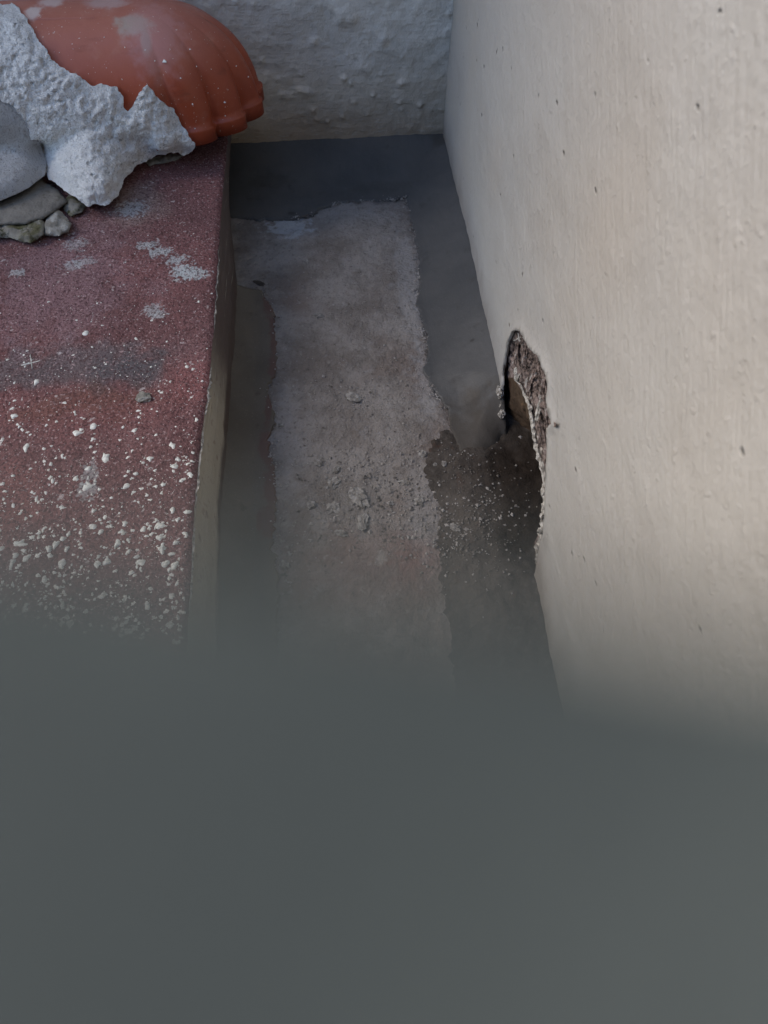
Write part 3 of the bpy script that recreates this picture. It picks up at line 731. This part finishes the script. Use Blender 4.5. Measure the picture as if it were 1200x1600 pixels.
BIG = [(133, 520, .008), (45, 567, .002), (57, 597, .0065), (22, 650, .007), (40, 698, .0085), (120, 677, .008), (146, 666, .008), (210, 672, .0055), (165, 715, .0095), (235, 717, .006), (234, 716, .004),
       (270, 697, .007), (271, 729, .006), (278, 718, .005), (137, 732, .006), (118, 747, .006), (136, 760, .0085), (82, 751, .005), (57, 780, .005), (97, 793, .006), (146, 798, .005), (197, 758, .0075), (212, 740, .005), (3, 755, .005),
       (255, 757, .005), (270, 797, .006), (278, 812, .005), (145, 822, .007), (157, 830, .006), (173, 821, .004), (195, 817, .006), (190, 830, .005), (250, 822, .008), (250, 840, .007), (253, 858, .0075), (275, 848, .005), (268, 865, .006),
       (33, 851, .009), (25, 868, .006), (42, 873, .008), (77, 858, .006), (87, 851, .008), (98, 842, .006), (104, 858, .006), (97, 880, .009), (78, 868, .006), (152, 882, .007), (166, 877, .008), (220, 878, .009), (184, 848, .007), (258, 880, .008),
       (273, 882, .008), (2, 858, .007), (20, 880, .007), (61, 840, .004), (107, 834, .005), (292, 800, .006), (290, 835, .005), (205, 894, .006), (125, 850, .004), (70, 905, .007), (160, 930, .008), (230, 945, .007), (40, 950, .008), (110, 975, .008),
       (268, 930, .006), (265, 975, .007), (200, 985, .008), (60, 1010, .008), (150, 1020, .008)]
for px, py, r in BIG:
    p = onz(px, py, ZT)
    if p.x > interp_x(ter, p.y)-r*.6: continue
    V, Fc = splat(0, 0, r*.86, rs, 0)
    z0 = top_z(p.x, p.y); n = (len(V)-1)//2
    V = [Vector((v.x, v.y, (.0010 if i == 0 else (.0007 if i <= n else -.0022)))) for i, v in enumerate(V)]
    o = link('paint_spot', mesh('paint_spot', V, Fc), SPLASH, cop); o.location = Vector((p.x, p.y, z0+.0006))-cop.location
# scratched white cross
def stroke(a, b, w=.0011):
    A_, B_ = onz(*a, ZT), onz(*b, ZT); d = (B_-A_); s = Vector((-d.y, d.x, 0)).normalized()*w
    V = []
    for i in range(7):
        q = A_.lerp(B_, i/6); ww = s*(1-.6*abs(i/3-1))*(1+.4*noise.noise(q*300)); z = top_z(q.x, q.y)+.0008
        V += [Vector((q.x-ww.x, q.y-ww.y, z-.001)), Vector((q.x, q.y, z+.0006)), Vector((q.x+ww.x, q.y+ww.y, z-.001))]
    return V, [(3*i+k, 3*i+k+1, 3*i+k+4, 3*i+k+3) for i in range(6) for k in range(2)]
V1, F1 = stroke((33, 571), (62, 563)); V2, F2 = stroke((47, 553), (50, 577))
link('scratched_cross', mesh('scratched_cross', V1+V2, F1+[tuple(i+len(V1) for i in f) for f in F2]), SPLASH, cop)
p = onz(225, 622, ZT)
o = link('mortar_crumb', blob('mortar_crumb', .010, 33, .3, 3, (1.1, .9, .6), 2), LUMP, label='grey pebble lying on the red coping among the paint splashes', cat='pebble'); o.location = (p.x, p.y, top_z(p.x, p.y)+.003)

# ------------------------------------------------------------------ terracotta ridge tile with a fluted shell end
TC = Vector((-.315, 1.475, 0)); RX, RY, Z0, Z1 = .182, .124, -.784, -.622
def tile_prof(t):                                  # t 0 crest .. 1 rim -> (radius share, height share)
    a = t*pi/2
    return sin(a)**.92, cos(a)**.82
NF = 7                                              # flutes over the half circle
def tile_pt(phi, t, off=0.0):
    """phi -90 (front) .. 90 (back); off moves the surface inwards"""
    r, h = tile_prof(t)
    fl_ = abs(cos((phi/pi+.5)*NF*pi))**.6            # 0 in the grooves, 1 on the ribs
    g = (fl_-.6)*(.065*t**1.3+.12*t**5)
    k = r*(1+g)
    x = TC.x+(RX-off)*k*cos(phi); y = TC.y+(RY-off)*k*sin(phi)
    return Vector((x, y, Z0+(Z1-Z0-off)*h+.004*g*10*r))
NU, NT = 150, 40
tile = empty('ridge_tile', (TC.x, TC.y, Z0), label='terracotta ridge tile with a fluted scalloped end, bedded in pale mortar', cat='roof tile')
def shell(off): return [[tile_pt(-pi/2+pi*i/NU, j/NT, off) for i in range(NU+1)] for j in range(NT+1)]
def tile_mesh():
    V, Fc = [], []
    S = shell(0); S2 = shell(.007)
    rows = S + [[p+Vector((0, 0, 0)) + (p-Vector((TC.x, TC.y, p.z))).normalized()*.0060 for p in S[-1]]]          # little outward step
    rows += [[p+Vector((0, 0, -.003)) for p in rows[-1]]]
    rows += [[p+Vector((0, 0, -.024)) for p in rows[-1]]]                                                           # thick vertical lip
    rows += [[Vector((q.x, q.y, rows[-1][0].z)) for q in S2[-1]]]
    rows += list(reversed(S2))
    W_ = NU+1
    for r in rows: V += r
    for j in range(len(rows)-1):
        for i in range(NU): Fc.append((j*W_+i, j*W_+i+1, (j+1)*W_+i+1, (j+1)*W_+i))
    # barrel running to the left from the end, with the same section
    def sec(x, off, grow):
        out = []
        for s, rng in ((-1, range(NT, -1, -1)), (1, range(1, NT+1))):
            for j in rng:
                r, h = tile_prof(j/NT); k = 1-.03*(j/NT)**1.3*0
                q = tile_pt(s*pi/2, j/NT, off); out.append(Vector((x, q.y, q.z)))
        return out
    b = len(V); xs = [TC.x, TC.x-.05, TC.x-.15, TC.x-.30, TC.x-.45, TC.x-.46]
    for off in (0, .008):
        for x in xs: V += sec(x, off, 1.0)
    L = 2*NT+1
    for k in range(len(xs)-1):
        for i in range(L-1):
            Fc.append((b+k*L+i, b+k*L+i+1, b+(k+1)*L+i+1, b+(k+1)*L+i))
            c0 = b+len(xs)*L
            Fc.append((c0+k*L+i, c0+(k+1)*L+i, c0+(k+1)*L+i+1, c0+k*L+i+1))
    return V, Fc
V, Fc = tile_mesh()
tme = mesh('tile_body', V, Fc); link('tile_body', tme, TERRA, tile)
# raised crest band: the overlapping next tile
def crest(u, v):
    a = -.26+.52*u; t = abs(a)/(pi/2)
    r, h = tile_prof(t); s = 1 if a > 0 else -1
    e = .0045*max(0, 1-v**2)-.0012
    x = TC.x+.012*(1-u*0)-.47*(1-v*.0)*(1-v) if v < .999 else TC.x+.012
    q = tile_pt(s*pi/2, t); return Vector((TC.x-.46+.455*v, q.y, q.z+e))
bm_v = [crest(i/20, j/10) for j in range(11) for i in range(21)]
link('crest_band', mesh('crest_band', bm_v+[p-Vector((0, 0, .012)) for p in bm_v],
     [(j*21+i, j*21+i+1, (j+1)*21+i+1, (j+1)*21+i) for j in range(10) for i in range(20)]+
     [(j*21, (j+1)*21, 231+(j+1)*21, 231+j*21) for j in range(10)]+[(j*21+20, (j+1)*21+20, 231+(j+1)*21+20, 231+j*21+20) for j in range(10)]), TERRA, tile)
dg = None
bvh = BVHTree.FromPolygons([tuple(v) for v in V], Fc)
# dust and lime smears belong to the tile's surface
def on_tile(px, py):
    d = ray(px, py).normalized(); h = bvh.ray_cast(Vector((0, 0, 0)), d); return h[0]
tm = TMAT; prev = tm.b.inputs['Base Color'].links[0].from_socket
for q, r, w, cc in (((208, 38), (.030, .02, .02), .75, (.40, .36, .30)), ((228, 62), (.009, .02, .024), .6, (.42, .37, .32)), ((165, 4), (.035, .02, .012), .55, (.50, .40, .38)), ((80, 5), (.02, .02, .008), .7, (.6, .5, .47)),
                    ((52, 20), (.012, .02, .008), .8, (.6, .52, .48)), ((240, 50), (.045, .06, .07), .4, (.46, .26, .25))):
    h = on_tile(*q)
    if h is not None: prev = tm.mix(tm.math('MULTIPLY', tm.spot(tuple(h), r, .8, .35, 70), w), prev, cc)
tm.l.new(prev, tm.b.inputs['Base Color'])
TS = []
for px, py, r in ((257, 96, .0042), (297, 77, .002), (307, 104, .002), (369, 103, .0023), (388, 120, .002), (351, 160, .0027), (352, 181, .0024), (282, 122, .002), (301, 163, .0023), (330, 108, .0015), (242, 95, .0018), (227, 78, .0016), (341, 138, .0013), (195, 74, .0016), (163, 58, .0015), (93, 82, .0012), (305, 201, .0018), (355, 95, .0012), (325, 145, .0013)):
    h = on_tile(px, py)
    if h is not None: TS.append((h.x, h.y, h.z, r))
sp_o = grains('paint_drops', TS, SPLASH); sp_o.parent = tile; sp_o.location = -tile.location

# ------------------------------------------------------------------ mortar bedding and stones beside it
def tile_depth(px, py):
    d = ray(px, py); h = bvh.ray_cast(Vector((0, 0, 0)), d.normalized())
    return h[0].length/d.length if h[0] is not None else 1e9
MB = [(-60, -120), (30, -60), (10, 0), (28, 12), (42, 30), (52, 48), (66, 70), (82, 94), (100, 108), (125, 118), (142, 133), (165, 132), (183, 136), (192, 150), (194, 168), (200, 174), (212, 160), (220, 140),
      (231, 131), (240, 145), (255, 160), (272, 172), (282, 192), (292, 205), (306, 228), (301, 238), (288, 243), (268, 238), (248, 243), (228, 252), (210, 262), (196, 278), (188, 298), (176, 314), (164, 322), (150, 318),
      (138, 322), (122, 313), (106, 300), (92, 290), (78, 280), (68, 262), (56, 240), (48, 215), (40, 190), (20, 165), (-60, 130)]
mb = rag(MB, 3.0, 3.0, 13)
BOT = [Vector(p) for p in MB[24:]]
def tile_lim(p):
    tt = tile_depth(p.x, p.y)
    return tt*ray(p.x, p.y).length-.0075 if tt < 1e8 else 1e9
def mb_top(p, d):
    db = dpoly(p, BOT, False); dd = dpoly(p, [Vector(q) for q in MB])
    h = .018+.00060*db+.026*min(1, dd/22)**.6
    r = ray(p.x, p.y); t = (ZT+h)/r.z
    tt = tile_depth(p.x, p.y)
    if tt < 1e8: t = min(t, tt-.004-.010*min(1, dd/20))
    return r*t
def mb_base(p, t):
    r = ray(p.x, p.y).normalized(); q = t+r*.045
    if q.z < ZT-.004: q = t+r*((ZT-.004-t.z)/r.z)
    return q
link('mortar_bed', slab('mortar_bed', mb, 3.0, mb_top, mb_base, relax=(26, tile_lim, lambda p: -.007*fbm(N3(p.x/42, p.y/42, 4), 4)-.0045*fbm(N3(p.x/12, p.y/12, 7), 3)+.005*max(0, noise.noise(N3(p.x/9, p.y/6, 5))-.32)*3-.0015*noise.noise(N3(p.x/4, p.y/4, 2)))), BED, label='rough pale blue grey mortar mass bedding the terracotta tile on the red coping', cat='mortar')
def lump(name, outline, hgt, mat, lab, cat, dome=.8, rag_amp=1.2, seed=0, group=None, rough=1.0):
    ol = rag(outline, 3, rag_amp, seed); cl = [Vector(q) for q in outline]
    def top(p, d):
        dd = dpoly(p, cl); h = hgt*(.35+.65*min(1, dd/26)**dome)+.003*rough*fbm(N3(p.x/18, p.y/18, seed), 4)
        r = ray(p.x, p.y); t = (ZT+h)/r.z; tt = tile_depth(p.x, p.y)
        return r*(min(t, tt-.002-.02*min(1, dd/30)) if tt < 1e8 else t)
    return link(name, slab(name, ol, 3.6, top, mb_base, relax=((60, tile_lim, lambda p: -.0012*rough*fbm(N3(p.x/18, p.y/18, seed), 4)) if hgt > .03 else None)), mat, label=lab, cat=cat, group=group)
lump('rounded_stone', [(-60, 120), (0, 152), (20, 165), (40, 180), (54, 205), (66, 232), (74, 252), (70, 274), (44, 294), (20, 306), (-5, 316), (-60, 326)], .060, OLD, 'smooth rounded grey stone at the left edge, half under the pale mortar', 'stone', .5, .8, 3, rough=.5)
lump('flat_stone', [(-60, 318), (0, 314), (22, 304), (42, 292), (60, 274), (72, 286), (90, 296), (106, 316), (88, 330), (68, 342), (40, 350), (10, 352), (-60, 356)], .022, FLAT, 'flat brown grey stone wedged under the rounded stone', 'stone', .25, .6, 4, rough=.3)
lump('mossy_rubble', [(-60, 346), (5, 345), (40, 347), (64, 340), (72, 350), (68, 368), (48, 380), (28, 376), (14, 370), (-60, 376)], .018, MOSSY, 'mossy olive strip of crumbling mortar below the flat stone', 'rubble', .5, 2.2, 5, rough=2.4)
lump('small_stone', [(68, 352), (76, 336), (88, 326), (100, 334), (112, 350), (108, 362), (90, 369), (70, 368)], .020, LUMP, 'small pale wedge shaped stone at the end of the mossy strip', 'stone', .45, 1.4, 6, rough=2)
lump('small_stone', [(96, 316), (108, 304), (122, 313), (136, 320), (128, 332), (112, 338), (100, 330)], .013, MOSSY, 'little mossy crumb tucked under the tip of the pale mortar', 'stone', .5, 1.8, 7, rough=2)
lump('small_stone', [(226, 252), (246, 244), (270, 240), (286, 243), (276, 251), (250, 256), (232, 260)], .014, LUMP, 'thin brownish mortar sliver under the right arm of the pale mortar', 'stone', .5, 1.4, 8, rough=2)

# ------------------------------------------------------------------ made-up ledge under the lens, standing in for the grey foreground blur
LH = -.0100
led = empty('standin_ledge', (0, -.06, ZF), label='made up dark grey ledge standing in for the blur across the whole foreground', cat='ledge')
def lp(px, py): p = onz(px, py, LH); return p
a, b = lp(0, 775), lp(1200, 960)
a = a+(a-b).normalized()*1.2; b = b+(b-a).normalized()*.23
bm = bmesh.new()
lo_, hi_ = -1.05, LH
pts = [(a.x, a.y), (b.x, b.y), (b.x+.0, -.18), (a.x, -.18)]
vb = [bm.verts.new((x, y, LH-.06)) for x, y in pts]; vt = [bm.verts.new((x, y, LH)) for x, y in pts]
bm.faces.new(vt); bm.faces.new(list(reversed(vb)))
for i in range(4): bm.faces.new((vb[i], vb[(i+1) % 4], vt[(i+1) % 4], vt[i]))
bmesh.ops.recalc_face_normals(bm, faces=bm.faces)
bmesh.ops.bevel(bm, geom=[e for e in bm.edges if abs(e.verts[0].co.z-LH) < 1e-6 and abs(e.verts[1].co.z-LH) < 1e-6], offset=.0005, segments=3, affect='EDGES')
me = bpy.data.meshes.new('standin_ledge_top'); bm.to_mesh(me); bm.free(); link('standin_ledge_top', me, STANDIN_LEDGE, led)
link('standin_ledge_wall', box('standin_ledge_wall', (-1.2, -.16, -1.018), (XR-.01, -.02, LH-.062), .003), STANDIN_LEDGE, led)
print('a,b', a, b)
